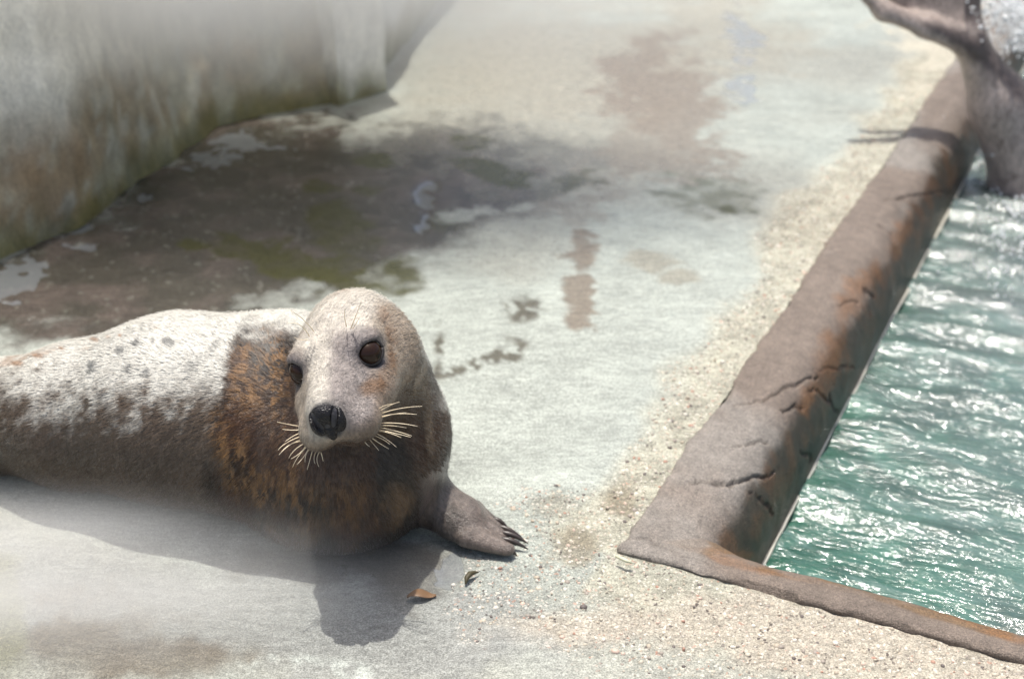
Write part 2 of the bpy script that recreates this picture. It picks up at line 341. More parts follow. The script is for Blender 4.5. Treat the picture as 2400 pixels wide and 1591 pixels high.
        fq = np.stack([ii[:-1], jj[:-1], jj[1:], ii[1:]], -1).reshape(-1, 4)
        mesh_obj('lime_line', V-K, fq, L.m, root)
build_coping()

# ------------------------------------------------------------------ water and pool floor
def build_water():
    sl = np.concatenate([np.arange(.10, 3.9, .0085), np.linspace(3.9, POOL_S-.15, 40)]); tl = np.concatenate([np.arange(.17, 1.75, .0085), np.linspace(1.76, POOL_T-.15, 40)])
    S, T = np.meshgrid(sl, tl, indexing='ij'); P = from_st(S.ravel(), T.ravel(), WATER_Z)
    rng = np.random.RandomState(4); X = P[:, 0]; Y = P[:, 1]
    wx = X + .12*(fbm(P, 2.6, 3, 51)-.5) + .05*(fbm(P, 8, 3, 53)-.5); wy = Y + .12*(fbm(P, 2.6, 3, 52)-.5) + .05*(fbm(P, 8, 3, 54)-.5)
    amp = .45+1.0*sst(.35, .7, fbm(P, 2.2, 3, 55)); h = np.zeros(len(P))
    for k in range(30):
        lam = .035*(12**rng.rand()); an = math.radians(66+rng.randn()*20); kx, ky = math.cos(an), math.sin(an)
        ph = 2*math.pi*(kx*wx+ky*wy)/lam + rng.rand()*7; am = lam*.0088
        h += am*(1-np.abs(np.sin(ph/2))*1.6)*(amp if lam < .12 else 1)
    seal = gp(2400, 430, WATER_Z); dd = np.hypot(X-seal[0], Y-seal[1])
    h += .012*np.exp(-dd*1.8)*np.sin(dd*38) + .02*np.exp(-dd*2.2)*(fbm(P, 14, 4, 57)-.5)
    P[:, 2] += h; ns, nt = S.shape; idx = np.arange(ns*nt).reshape(ns, nt)
    q = np.stack([idx[:-1, :-1], idx[1:, :-1], idx[1:, 1:], idx[:-1, 1:]], -1).reshape(-1, 4)[:, ::-1]
    M = Mat('green_pool_water'); o = M.obj()
    n = M.noise(o, 3.2, 5, .55, 1.2); al = M.mapping(M.mapping(o, (1, 1, 1), (0, 0, .4415)), (.32, 1, 1)); n2 = M.noise(al, 9, 5, .6, 1.2)
    c = M.mix(M.rng(n, .36, .66), (.010, .058, .036), (.045, .150, .102)); fr = M.attr('sky_sheen', True); c = M.mix(M.math('MULTIPLY', fr, .8), c, (.100, .118, .116)); c = M.mix(M.rng(n2, .5, .66, 0, .5), c, (.14, .215, .19))  # silvery grey mixed into the body colour in place of reflected sky
    b = M.math('ADD', M.noise(al, 26, 3, .55, 1.0), M.math('MULTIPLY', M.noise(al, 85, 3, .6, .8), .5))
    M.set(Base_Color=c, Roughness=.13, IOR=1.5, Normal=M.bump(b, .75, .012)); M.p.inputs['Specular IOR Level'].default_value = 1.0
    sky_sheen = sst(.25, 1.5, S.ravel()*.45+T.ravel()*.9+.5*(fbm(P, 3, 4, 59)-.5)); w = mesh_obj('pool_water', P, q, M.m, attrs={'sky_sheen': sky_sheen}); w['kind'] = 'structure'  # painted reflection grows away from the near corner
    fl = Mat('pool_floor'); fl.set(Base_Color=(.08, .2, .15, 1), Roughness=.8)
    Q = from_st([0, POOL_S, POOL_S, 0], [0, 0, POOL_T, POOL_T], -1.25); f = mesh_obj('pool_floor', Q, [(3, 2, 1, 0)], fl.m, smooth=False); f['kind'] = 'structure'
    # the far sides of the basin
    for nm, (s0, t0, s1, t1) in {'pool_side': (POOL_S, .0, POOL_S, POOL_T), 'pool_side_right': (.0, POOL_T, POOL_S, POOL_T)}.items():
        Q = from_st([s0, s1, s1, s0], [t0, t1, t1, t0]); Q[:2, 2] = -1.25; Q[2:, 2] = .0
        g = mesh_obj(nm, Q, [(0, 1, 2, 3)], fl.m, smooth=False); g['kind'] = 'structure'
build_water()

# ------------------------------------------------------------------ wall behind the deck and its pier
def wall_mat(name):
    M = Mat(name); o = M.obj(); a = M.attr('Col'); fine = M.noise(o, 90, 4, .7); mid = M.noise(M.mapping(o, (1, 1, .45)), 22, 6, .65)
    c = M.mix(1.0, a, M.rng(fine, .25, .75, .82, 1.16), 'MULTIPLY'); c = M.mix(1.0, c, M.rng(mid, .3, .7, .82, 1.18), 'MULTIPLY')
    M.set(Base_Color=c, Roughness=.7, Normal=M.bump(M.math('ADD', fine, mid), .6, .008)); return M.m
WALL = wall_mat('stained_render'); PIER = wall_mat('pale_render')
def wall_colours(P, seed, pale=(.72, .70, .61), tide=.42):  # default pale tone carries the milky veil over the upper wall
    n1 = fbm(P, 4, 5, seed); n2 = fbm(P*[1, 1, .35], 12, 5, seed+1); n3 = fbm(P, 24, 4, seed+2); z = P[:, 2]
    c = np.tile(np.array(pale), (len(P), 1))*(.84+.32*n2)[:, None]
    m = 1-sst(tide*.55, tide*1.15, z+(n1-.5)*.35); c = mix(c, mix(np.tile([.30, .235, .14], (len(P), 1)), [.36, .34, .24], sst(.42, .62, n2)), m*.9)
    c = mix(c, [.26, .165, .075], sst(.56, .70, n1)*m*.7); c = mix(c, [.50, .50, .42], sst(.56, .66, n3)*m*.6)
    return mix(c, [.15, .14, .03], (1-sst(.02, .16, z+(n2-.5)*.2))*.75)
def build_wall():
    path = [np.array([-6.0, .4]), np.array([-3.2, 1.9]), np.array([-2.05, 2.72]), gp(0, 600)[:2], gp(205, 518)[:2], gp(500, 292)[:2], gp(570, 272)[:2], gp(830, 236)[:2]]
    pts = []
    for a, b in zip(path[:-1], path[1:]):
        n = max(2, int(np.linalg.norm(b-a)/(.025 if b[1] > 2.6 else .12)))
        pts += [a+(b-a)*k/n for k in range(n)]
    pts.append(path[-1]); pts = np.array(pts)
    for _ in range(6): pts[1:-1] = .5*pts[1:-1]+.25*(pts[:-2]+pts[2:])
    tan = np.gradient(pts, axis=0); nr = np.stack([tan[:, 1], -tan[:, 0]], 1); nr /= np.linalg.norm(nr, axis=1)[:, None]
    zs = np.arange(-.05, .93, .025)
    n, m = len(pts), len(zs)
    P = np.zeros((n, m, 3)); P[:, :, :2] = pts[:, None, :] - nr[:, None, :]*(.10*np.clip(zs, 0, 1)**1.2)[None, :, None]; P[:, :, 2] = zs[None, :]
    flat = P.reshape(-1, 3); d = (fbm(flat, 3, 5, 61)-.5)*.10 + (fbm(flat, 14, 4, 62)-.5)*.03
    P[:, :, :2] += nr[:, None, :]*d.reshape(n, m)[:, :, None]
    back = P[:, -1:, :].copy(); back[:, :, :2] -= nr[:, None, :]*.35; low = back.copy(); low[:, :, 2] = -.05
    P = np.concatenate([P, back, low], 1); m += 2
    idx = np.arange(n*m).reshape(n, m); q = np.stack([idx[:-1, :-1], idx[1:, :-1], idx[1:, 1:], idx[:-1, 1:]], -1).reshape(-1, 4)
    P = P.reshape(-1, 3); org = np.array([*pts[n//2], 0])
    o = mesh_obj('enclosure_wall', P-org, q, WALL, attrs={'Col': wall_colours(P, 71)}); o.location = org
    tag(o, 'pale rough wall with brown and green algae along its foot, left of the deck', 'wall')
    # second stretch running back beyond the pier
    a, b = gp(870, 205)[:2], np.array([.15, 9.5]); k = 90; line = np.array([a+(b-a)*i/k for i in range(k+1)])
    nv = np.array([b[1]-a[1], -(b[0]-a[0])]); nv /= np.linalg.norm(nv); zs = np.arange(-.05, .93, .05); m = len(zs)
    P = np.zeros((k+1, m, 3)); P[:, :, :2] = line[:, None, :]; P[:, :, 2] = zs[None]
    fl = P.reshape(-1, 3); d = ((fbm(fl, 3, 5, 64)-.5)*.12).reshape(k+1, m); P[:, :, :2] += nv*d[:, :, None]
    back = P[:, -1:, :].copy(); back[:, :, :2] -= nv*.35; low = back.copy(); low[:, :, 2] = -.05; P = np.concatenate([P, back, low], 1); m += 2
    idx = np.arange((k+1)*m).reshape(k+1, m); q = np.stack([idx[:-1, :-1], idx[1:, :-1], idx[1:, 1:], idx[:-1, 1:]], -1).reshape(-1, 4)
    P = P.reshape(-1, 3); org = np.array([*line[0], 0]); o = mesh_obj('back_wall', P-org, q, WALL, attrs={'Col': wall_colours(P, 81, (.66, .66, .60), .2)}); o.location = org
    tag(o, 'pale grey wall running back behind the square pier', 'wall')
    # pier
    c0, c1 = gp(795, 250), gp(905, 214); ux = (c1-c0)[:2]; w = np.linalg.norm(ux); ux /= w; vx = np.array([-ux[1], ux[0]]); dep = .42
    ring = []
    for (p, qd, L) in ((np.zeros(2), ux, w), (ux*w, vx, dep), (ux*w+vx*dep, -ux, w), (vx*dep, -vx, dep)):
        n = int(L/.02); ring += [p+qd*L*i/n for i in range(n)]
    ring = np.array(ring); n = len(ring); cen = ux*w/2+vx*dep/2
    zs = np.arange(-.05, 1.02, .025); m = len(zs); P = np.zeros((n, m, 3)); P[:, :, :2] = c0[:2]+ring[:, None, :]; P[:, :, 2] = zs
    P[:, :, :2] += (ring-cen)[:, None, :]*(.06*np.clip(.25-zs, 0, 1))[None, :, None]
    fl = P.reshape(-1, 3); d = ((fbm(fl, 9, 4, 66)-.5)*.02).reshape(n, m); P[:, :, :2] += (ring-cen)[:, None, :]/.3*d[:, :, None]
    idx = np.arange(n*m).reshape(n, m); j = np.roll(idx, -1, 0); q = np.stack([idx[:, :-1], j[:, :-1], j[:, 1:], idx[:, 1:]], -1).reshape(-1, 4)
    P = P.reshape(-1, 3); fs = [tuple(x) for x in q] + [tuple(idx[:, -1])]
    org = np.array([*(c0[:2]+cen), 0]); o = mesh_obj('pier', P-org, fs, PIER, smooth=False, attrs={'Col': wall_colours(P, 91, (.76, .74, .65), .06)}); o.location = org
    tag(o, 'square pale cement pier where the two stretches of wall meet', 'pier')
build_wall()

# ------------------------------------------------------------------ implicit modelling
class Sdf:
    def __init__(self): self.ops = []
    def cap(self, a, b, ra, rb, k=.06, sz=1.0):
        a, b = np.array(a, float), np.array(b, float); ab = b-a; L2 = ab@ab
        def d(P):
            v = P-a; h = np.clip(v@ab/L2, 0, 1); w = v-h[:, None]*ab
            if sz != 1.0: w = w*np.array([1, 1, 1/sz])
            return np.sqrt((w*w).sum(1)) - (ra+(rb-ra)*h)
        self.ops.append(('u', d, k)); return self
    def flat(self, a, b, ra, rb, n, fl, k=.03):
        a, b, n = np.array(a, float), np.array(b, float), np.array(n, float); n /= np.linalg.norm(n); ab = b-a; L2 = ab@ab
        def d(P):
            v = P-a; h = np.clip(v@ab/L2, 0, 1); w = v-h[:, None]*ab; l0 = np.sqrt((w*w).sum(1))
            w = w+n*((w@n)*(fl-1))[:, None]; l1 = np.sqrt((w*w).sum(1))
            return (l1-(ra+(rb-ra)*h))*(l0+1e-6)/(l1+1e-6)
        self.ops.append(('u', d, k)); return self
    def ell(self, c, r, Rm=None, k=.04, op='u'):
        c, r = np.array(c, float), np.array(r, float)
        def d(P):
            q = P-c
            if Rm is not None: q = q@Rm
            k0 = np.sqrt(((q/r)**2).sum(1)); k1 = np.sqrt(((q/r**2)**2).sum(1)); return k0*(k0-1)/(k1+1e-9)
        self.ops.append((op, d, k)); return self
    def fn(self, op, d, k): self.ops.append((op, d, k)); return self
    def __call__(self, P):
        r = None
        for op, f, k in self.ops:
            d = f(P)
            if r is None: r = d; continue
            if op == 'u': h = np.clip(.5+.5*(d-r)/k, 0, 1); r = d*(1-h)+r*h-k*h*(1-h)
            elif op == 's': h = np.clip(.5-.5*(r+d)/k, 0, 1); r = r*(1-h)-d*h+k*h*(1-h)
            else: h = np.clip(.5-.5*(r-d)/k, 0, 1); r = d*h+r*(1-h)+k*h*(1-h); 
        return r
def polygonise(f, lo, hi, step, blk=12):
    lo, hi = np.array(lo, float), np.array(hi, float); nb = np.ceil((hi-lo)/(step*blk)).astype(int); n = nb*blk+1
    G = np.ones(n, np.float32)
    bi = np.stack(np.meshgrid(*[np.arange(b) for b in nb], indexing='ij'), -1).reshape(-1, 3)
    cd = f(lo+(bi+.5)*blk*step); R = blk*step*.5*math.sqrt(3)*1.35+.02
    loc = np.stack(np.meshgrid(*[np.arange(blk+1)]*3, indexing='ij'), -1).reshape(-1, 3)
    for b in bi[cd < -R]: x, y, z = b*blk; G[x:x+blk+1, y:y+blk+1, z:z+blk+1] = -1
    act = bi[np.abs(cd) <= R]
    for i in range(0, len(act), 40):
        ch = act[i:i+40]; P = lo+(ch[:, None, :]*blk+loc[None])*step
        d = f(P.reshape(-1, 3)).reshape(len(ch), blk+1, blk+1, blk+1)
        for b, dd in zip(ch, d): x, y, z = b*blk; G[x:x+blk+1, y:y+blk+1, z:z+blk+1] = dd
    neg = G < 0; cn = np.array(n)-1
    cnt = np.zeros(cn, np.int8)
    offs = [(i, j, k) for i in (0, 1) for j in (0, 1) for k in (0, 1)]
    for (i, j, k) in offs: cnt += neg[i:i+cn[0], j:j+cn[1], k:k+cn[2]]
    cells = np.argwhere((cnt > 0) & (cnt < 8)); vid = -np.ones(cn, np.int64); vid[tuple(cells.T)] = np.arange(len(cells))
    acc = np.zeros((len(cells), 3)); num = np.zeros(len(cells))
    for a in offs:
        for ax in range(3):
            if a[ax]: continue
            b = list(a); b[ax] = 1
            g0 = G[tuple((cells+a).T)]; g1 = G[tuple((cells+b).T)]; m = (g0 < 0) != (g1 < 0)
            t = np.where(m, g0/(g0-g1+1e-12), 0); p = np.array(a)[None]+0.0*acc; p[:, ax] = t
            acc += p*m[:, None]; num += m
    V = lo+(cells+acc/num[:, None])*step; Q = []
    for ax in range(3):
        o1, o2 = [(1, 2), (2, 0), (0, 1)][ax]
        sh = [slice(1, -1)]*3; sh[ax] = slice(0, -1); s2 = [slice(1, -1)]*3; s2[ax] = slice(1, None)
        A, Bn = neg[tuple(sh)], neg[tuple(s2)]
        for flip in (False, True):
            e = np.argwhere((A & ~Bn) if not flip else (~A & Bn)); 
            if not len(e): continue
            e = e+1; e[:, ax] -= 1
            def cell(d1, d2): c = e.copy(); c[:, o1] -= d1; c[:, o2] -= d2; return vid[tuple(c.T)]
            qd = np.stack([cell(1, 1), cell(0, 1), cell(0, 0), cell(1, 0)], 1); Q.append(qd[:, ::-1] if flip else qd)
    Q = np.concatenate(Q); return V, Q[(Q >= 0).all(1)]
def relax(V, Q, it=2, lam=.5):
    for _ in range(it):
        s = np.zeros_like(V); n = np.zeros(len(V))
        for a, b in ((0, 1), (1, 2), (2, 3), (3, 0)):
            np.add.at(s, Q[:, a], V[Q[:, b]]); np.add.at(n, Q[:, a], 1); np.add.at(s, Q[:, b], V[Q[:, a]]); np.add.at(n, Q[:, b], 1)
        V = V*(1-lam)+lam*s/n[:, None]
    return V
def tube(path, radii, seg=6):
    path = np.asarray(path, float); n = len(path); tan = np.gradient(path, axis=0); tan /= np.linalg.norm(tan, axis=1)[:, None]+1e-12
    up = np.array([0, 0, 1.0]) if abs(tan[0, 2]) < .9 else np.array([1.0, 0, 0])
    a = np.cross(tan, up); a /= np.linalg.norm(a, axis=1)[:, None]+1e-12; b = np.cross(tan, a)
    an = np.arange(seg)*2*math.pi/seg
    V = path[:, None, :] + (np.cos(an)[None, :, None]*a[:, None, :]+np.sin(an)[None, :, None]*b[:, None, :])*np.asarray(radii)[:, None, None]
    ii = np.arange(n*seg).reshape(n, seg); jj = np.roll(ii, -1, 1)
    F = [tuple(x) for x in np.stack([ii[:-1], ii[1:], jj[1:], jj[:-1]], -1).reshape(-1, 4)]
    F += [tuple(ii[0]), tuple(ii[-1][::-1])]
    return V.reshape(-1, 3), F

# ------------------------------------------------------------------ the seal on the deck
def head_frame(psi, eps, rho):
    psi, eps, rho = map(math.radians, (psi, eps, rho))
    Fv = np.array([-math.sin(psi)*math.cos(eps), -math.cos(psi)*math.cos(eps), math.sin(eps)])
    R0 = np.array([math.cos(psi), -math.sin(psi), 0]); U0 = np.cross(Fv, R0)
    return np.stack([math.cos(rho)*R0+math.sin(rho)*U0, Fv, math.cos(rho)*U0-math.sin(rho)*R0], 1)
HO = np.array([-.284, 2.20, .405]); HM = head_frame(6.9, 3.8, 18.0)
def hl(x, y, z): return HO + HM @ np.array([x, y, z])
EYES = [np.array([.059, .066, .034]), np.array([-.056, .073, .033])]

def fur_mat():
    M = Mat('wet_seal_fur'); o = M.obj(); a = M.attr('Col'); g = M.attr('wet', True)
    st_ = M.noise(M.mapping(o, (1, 1, .28), (0, .5, 0)), 150, 4, .7); sp = M.noise(M.mapping(o, (1, 1, .5), (0, .5, 0)), 46, 5, .7); fine = M.noise(o, 330, 3, .7)
    c = M.mix(1.0, a, M.rng(st_, .25, .75, .66, 1.32), 'MULTIPLY'); c = M.mix(1.0, c, M.rng(sp, .3, .7, .74, 1.2), 'MULTIPLY')
    h = M.math('ADD', M.math('MULTIPLY', st_, 1.2), M.math('ADD', M.math('MULTIPLY', fine, .5), M.math('MULTIPLY', sp, .8)))
    M.set(Base_Color=c, Roughness=M.rng(g, 0, 1, .6, .28), Normal=M.bump(h, .55, .006)); M.p.inputs['Specular IOR Level'].default_value = .5
    M.p.inputs['Sheen Weight'].default_value = .08; M.p.inputs['Sheen Roughness'].default_value = .4
    return M.m
FUR = fur_mat()

def build_seal():
    f = Sdf()
    body = [(-1.62, 2.80, .050, .042), (-1.45, 2.73, .062, .058), (-1.25, 2.64, .082, .080), (-1.05, 2.555, .108, .108), (-.86, 2.50, .142, .142),
            (-.66, 2.465, .178, .180), (-.45, 2.42, .185, .196), (-.32, 2.365, .175, .182)]
    for a, b in zip(body[:-1], body[1:]): f.cap((a[0], a[1]-.035, a[2]), (b[0], b[1]-.035, b[2]), a[3]*1.12, b[3]*1.12, .05, .87)
    f.ell((-.330, 2.31, .135), (.178, .172, .150), k=.05); f.ell((-.335, 2.275, .085), (.165, .150, .095), k=.05)                                # chest
    f.cap((-.315, 2.345, .19), (-.285, 2.30, .315), .158, .124, .06); f.cap((-.285, 2.30, .315), hl(0, -.06, -.02), .122, .098, .05)
    # head
    f.ell(hl(0, -.040, .014), (.086, .128, .096), HM, .04); f.ell(hl(0, -.045, -.03), (.100, .10, .07), HM, .04); f.ell(hl(0, .045, .000), (.078, .090, .062), HM, .035)
    f.cap(hl(0, .02, .022), hl(0, .158, -.006), .056, .035, .03); f.cap(hl(0, .06, -.012), hl(0, .155, -.026), .062, .046, .03)
    for sx in (-1, 1):
        f.ell(hl(sx*.036, .152, -.047), (.036, .044, .038), HM, .016)                   # whisker pads
        f.ell(hl(sx*.046, .048, .052), (.030, .040, .020), HM, .035)                    # brows
        f.ell(hl(sx*.052, .075, -.030), (.038, .060, .038), HM, .03)                    # cheeks
    for e in EYES: f.ell(HO+HM@(e+np.array([0, -.004, .020])), (.027, .026, .014), HM, .012)     # upper lids
    f.cap(hl(0, .02, -.065), hl(0, .105, -.078), .060, .032, .03)                       # jaw
    f.ell(hl(0, .178, -.016), (.030, .020, .026), HM, .016)                             # nose
    def mouth(P):
        q = (P-HO)@HM; line = -.074 - .22*np.abs(q[:, 0])
        return np.maximum(np.abs(q[:, 2]-line)-.0015, np.maximum(.085-q[:, 1], np.abs(q[:, 0])-.07))
    f.fn('s', mouth, .010)
    for e in EYES: f.ell(HO+HM@(e+np.array([np.sign(e[0])*.014, .014, .0])), (.023, .023, .021), HM, .012, 's')
    # fore flipper on the deck
    A0, A1, A2 = gp(955, 1100, .115), gp(1005, 1170, .062), gp(1072, 1212, .042); pn = np.array([-.10, -.45, 1.0])
    f.cap((-.22, 2.42, .13), A0, .055, .046, .04); f.cap(A0, A1, .044, .042, .03); f.flat(A1, A2, .046, .050, pn, 1.5, .03)
    tips = [gp(1192, 1238, .006), gp(1226, 1262, .005), gp(1238, 1273, .005), gp(1238, 1287, .005), gp(1212, 1303, .005)]
    roots = [gp(1112, 1192, .034), gp(1116, 1206, .036), gp(1114, 1222, .036), gp(1108, 1240, .033), gp(1095, 1256, .028)]
    ends = []
    for i, (a, b) in enumerate(zip(roots, tips)):
        e = a+(b-a)*(.62, .56, .58, .60, .80)[i]; e[2] = .013; ends.append(e)
        f.flat(A2, a, .038, .019, pn, 1.4, .014); f.flat(a, e, .0175 if i != 4 else .025, .0095 if i != 4 else .017, (0, -.15, 1), 1.15, .004)
    # other fore flipper folded under the flank, hind flippers
    f.flat((-.47, 2.38, .06), (-.62, 2.40, .03), .06, .05, (0, -.6, 1), 1.9, .03); f.flat((-.62, 2.40, .03), (-.74, 2.42, .02), .05, .03, (0, -.3, 1), 2.2, .02)
    for sx in (-1, 1):
        f.flat((-1.60, 2.79, .055), (-1.78, 2.86+.05*sx, .035), .05, .06, (.1, .0, 1), 1.9, .03); f.flat((-1.78, 2.86+.05*sx, .035), (-1.90, 2.92+.12*sx, .025), .06, .03, (.1, .0, 1), 2.4, .02)
    f.fn('i', lambda P: .003-P[:, 2], .02)
    V, Q = polygonise(f, (-2.02, 1.95, -.03), (.10, 3.12, .56), .0040)
    V = relax(V, Q, 2, .4)
    # ---- fur pattern
    u, v = proj(V); q = (V-HO)@HM
    n1 = fbm(V*[1, 1, .6], 14, 5, 101); n2 = fbm(V*[1, 1, .5], 34, 4, 102); n3 = fbm(V, 6, 4, 103); wu, wv = 1.7*(fbm(V, 16, 4, 104)-.5), 1.7*(fbm(V, 16, 4, 105)-.5)
    Bl = lambda L, s=.55: blobs(u, v, wu, wv, L, s)
    c = np.tile([.52, .505, .45], (len(V), 1))*(.85+.3*n1)[:, None]
    # belly and flank darken over a broken line
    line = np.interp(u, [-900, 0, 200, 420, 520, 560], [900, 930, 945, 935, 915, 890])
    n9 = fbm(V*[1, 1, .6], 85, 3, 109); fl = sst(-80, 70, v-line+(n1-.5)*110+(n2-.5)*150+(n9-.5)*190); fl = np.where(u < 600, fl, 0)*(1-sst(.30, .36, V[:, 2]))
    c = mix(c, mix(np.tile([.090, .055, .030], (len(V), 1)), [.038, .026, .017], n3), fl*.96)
    bodyz = sst(540, 590, u+wu*30)
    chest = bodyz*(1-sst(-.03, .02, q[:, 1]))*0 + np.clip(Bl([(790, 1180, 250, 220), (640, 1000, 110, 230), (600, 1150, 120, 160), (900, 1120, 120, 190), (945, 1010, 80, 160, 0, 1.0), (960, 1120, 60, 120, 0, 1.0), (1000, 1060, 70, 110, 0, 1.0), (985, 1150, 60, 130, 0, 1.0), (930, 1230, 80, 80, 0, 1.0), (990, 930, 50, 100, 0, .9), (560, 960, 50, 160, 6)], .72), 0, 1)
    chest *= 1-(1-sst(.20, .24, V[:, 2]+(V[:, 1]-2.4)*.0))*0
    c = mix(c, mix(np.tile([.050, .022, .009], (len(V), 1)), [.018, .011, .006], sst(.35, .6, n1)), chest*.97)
    gold = np.clip(Bl([(575, 900, 50, 90), (640, 900, 50, 130, -8), (560, 1080, 60, 120, -16), (620, 1140, 70, 100), (690, 1150, 80, 90, 0, .8), (520, 1000, 40, 80, 0, .7), (800, 1180, 120, 100, 0, .45)], .2), 0, 1)*sst(.42, .62, fbm(V*[1.5, 1.5, .45], 95, 4, 108))
    c = mix(c, [.25, .135, .052], gold*.75)
    tan_ = np.clip(Bl([(955, 830, 44, 150, -10), (1004, 1000, 10, 110, -4), (930, 820, 45, 110)], .4), 0, 1); c = mix(c, [.17, .12, .075], tan_*.85)
    mott = np.clip(Bl([(770, 1150, 60, 50), (850, 1260, 80, 30, -30), (720, 1240, 50, 40, 0, .6), (930, 1180, 40, 60, 30)], .3), 0, 1)*sst(.4, .6, n1); c = mix(c, [.20, .12, .06], mott*.6)
    # spots along the back
    sp = np.clip(Bl([(212, 858, 15, 19), (282, 822, 16, 14, -30), (305, 866, 12, 16), (322, 803, 16, 12, -30), (395, 800, 16, 13), (345, 875, 9, 12), (360, 800, 6, 6), (452, 856, 14, 34, 35, .6), (500, 812, 12, 34, 35, .5), (405, 868, 8, 14, 20, .5), (240, 930, 16, 12, 0, .5), (120, 900, 14, 10, 0, .4)], .5), 0, 1)
    c = mix(c, [.15, .15, .14], sp*.9)
    rs = np.clip(Bl([(222, 797, 10, 6), (252, 790, 6, 5), (282, 785, 6, 5), (147, 818, 8, 6), (366, 768, 6, 4), (90, 832, 14, 6), (40, 850, 24, 8), (60, 838, 120, 8, -14, .6)], .4), 0, 1); c = mix(c, [.26, .14, .07], rs*.8)
    # ---- head
    face = sst(-.125, -.075, q[:, 1])*(q[:, 2] > -.085)*(np.linalg.norm(q, axis=1) < .24)*(1-sst(.098, .112, np.abs(q[:, 0])))
    hc = np.tile([.47, .43, .365], (len(V), 1))*(.86+.28*n2)[:, None]
    hc = mix(hc, [.185, .155, .145], sst(-.004, .022, q[:, 0]+(n1-.5)*.02)*sst(.03, .09, q[:, 1])*.85)  # right muzzle half darker: shade beside the lit ridge painted in
    hc = mix(hc, [.24, .185, .13], sst(-.022, -.045, q[:, 0]+(n1-.5)*.02)*sst(.05, .10, q[:, 1])*.7)
    hc = mix(hc, [.19, .135, .09], sst(-.028, -.058, q[:, 2]+(n1-.5)*.02)*.8)
    hc = mix(hc, [.24, .17, .11], sst(.060, .085, np.abs(q[:, 0])+(n1-.5)*.03)*.7)
    c = mix(c, hc, face)
    hp = np.clip(Bl([(745, 690, 50, 22, -18), (800, 678, 22, 14), (705, 740, 20, 44, 10, .7), (905, 870, 22, 60, 16), (915, 800, 18, 60, -10), (880, 900, 40, 26, -30, .8), (895, 740, 18, 30, -20, .5)], .35), 0, 1)*(.25+.9*sst(.36, .6, n2)); c = mix(c, [.17, .095, .048], np.clip(hp, 0, 1)*.9*(q[:, 1] > -.14))
    dk = np.clip(Bl([(812, 828, 26, 9, 8), (765, 745, 16, 10, 0, .4), (812, 722, 10, 8, 0, .5), (765, 780, 10, 14, 0, .4)], .3), 0, 1); c = mix(c, [.14, .12, .12], dk*.55)
    jaw = sst(-.050, -.072, q[:, 2]+(n1-.5)*.014)*(q[:, 1] > -.02)*(np.abs(q[:, 0]) < .10)*(q[:, 2] > -.16); c = mix(c, [.06, .034, .018], jaw*.9)
    for e in EYES:
        d = np.linalg.norm(q-(e+np.array([np.sign(e[0])*.006, .006, 0])), axis=1); c = mix(c, [.045, .04, .042], 1-sst(.026, .040, d+(n2-.5)*.012)); c = mix(c, [.14, .12, .115], (1-sst(.036, .056, d+(n1-.5)*.02))*.7*(q[:, 2] > .03))
    nz = np.sqrt((q[:, 0]/.030)**2+((q[:, 1]-.188)/.040)**2+((q[:, 2]+.018)/.034)**2); c = mix(c, [.035, .033, .038], 1-sst(.85, 1.12, nz+(n2-.5)*.2))
    # flipper
    fp = sst(955, 1000, u)*sst(1080, 1120, v)*(V[:, 2] < .17); c = mix(c, mix(np.tile([.115, .084, .068], (len(V), 1)), [.052, .038, .03], sst(.4, .65, n1)), fp*.92)
    wet = np.clip(.62+.5*(n3-.5)+.3*fp, 0, 1)
    base = np.array([-.35, 2.40, 0.0]); root = empty('grey_seal', tuple(base))
    tag(root, 'grey seal lying on the wet deck with head raised and whiskers spread', 'seal')
    mesh_obj('seal_body', V-base, Q, FUR, root, attrs={'Col': np.clip(c, 0, 1), 'wet': wet})
    # ---- short wet hair lying along the body
    rs = np.random.RandomState(21); N = np.zeros_like(V); fnm = np.cross(V[Q[:, 2]]-V[Q[:, 0]], V[Q[:, 3]]-V[Q[:, 1]])
    for k in range(4): np.add.at(N, Q[:, k], fnm)
    N /= np.linalg.norm(N, axis=1)[:, None]+1e-12
    ed = np.min([np.linalg.norm(q-(e+np.array([np.sign(e[0])*.006, .006, 0])), axis=1) for e in EYES], axis=0)
    ok = np.where((nz > 1.15) & (ed > .029) & (V[:, 2] > .012) & (fp < .6) & (V[:, 0] > -1.6))[0]; ch = rs.choice(ok, 150000)
    nose_p = hl(0, .19, 0); fl_d = V[ch]-nose_p; fl_d /= np.linalg.norm(fl_d, axis=1)[:, None]; fl_d[:, 2] -= .30
    fl_d += .55*(np.stack([fbm(V[ch], 26, 3, 201+k) for k in range(3)], 1)-.5) + .16*rs.randn(len(ch), 3)
    n_ = N[ch]; fl_d -= n_*(fl_d*n_).sum(1)[:, None]; fl_d /= np.linalg.norm(fl_d, axis=1)[:, None]+1e-9
    sd_ = np.cross(n_, fl_d); hd = np.clip(np.linalg.norm(V[ch]-nose_p, axis=1)/.30, 0, 1)
    ln = (.0035+.0105*hd**1.3)*(.6+.8*rs.rand(len(ch))); wd = (.00045+.00035*hd)*(.7+.6*rs.rand(len(ch)))
    p0 = V[ch]+rs.randn(len(ch), 3)*.0015; p0 -= n_*.0004
    tip = p0+fl_d*ln[:, None]+n_*(ln*(.02+.07*rs.rand(len(ch))))[:, None]
    HV = np.stack([p0-sd_*wd[:, None], p0+sd_*wd[:, None], tip], 1).reshape(-1, 3); lum = c[ch].mean(1); vr = np.interp(lum, [.05, .40], [.85, .34]); HC = (c[ch]*(1.05-.5*vr+vr*rs.rand(len(ch)))[:, None]).repeat(3, 0)
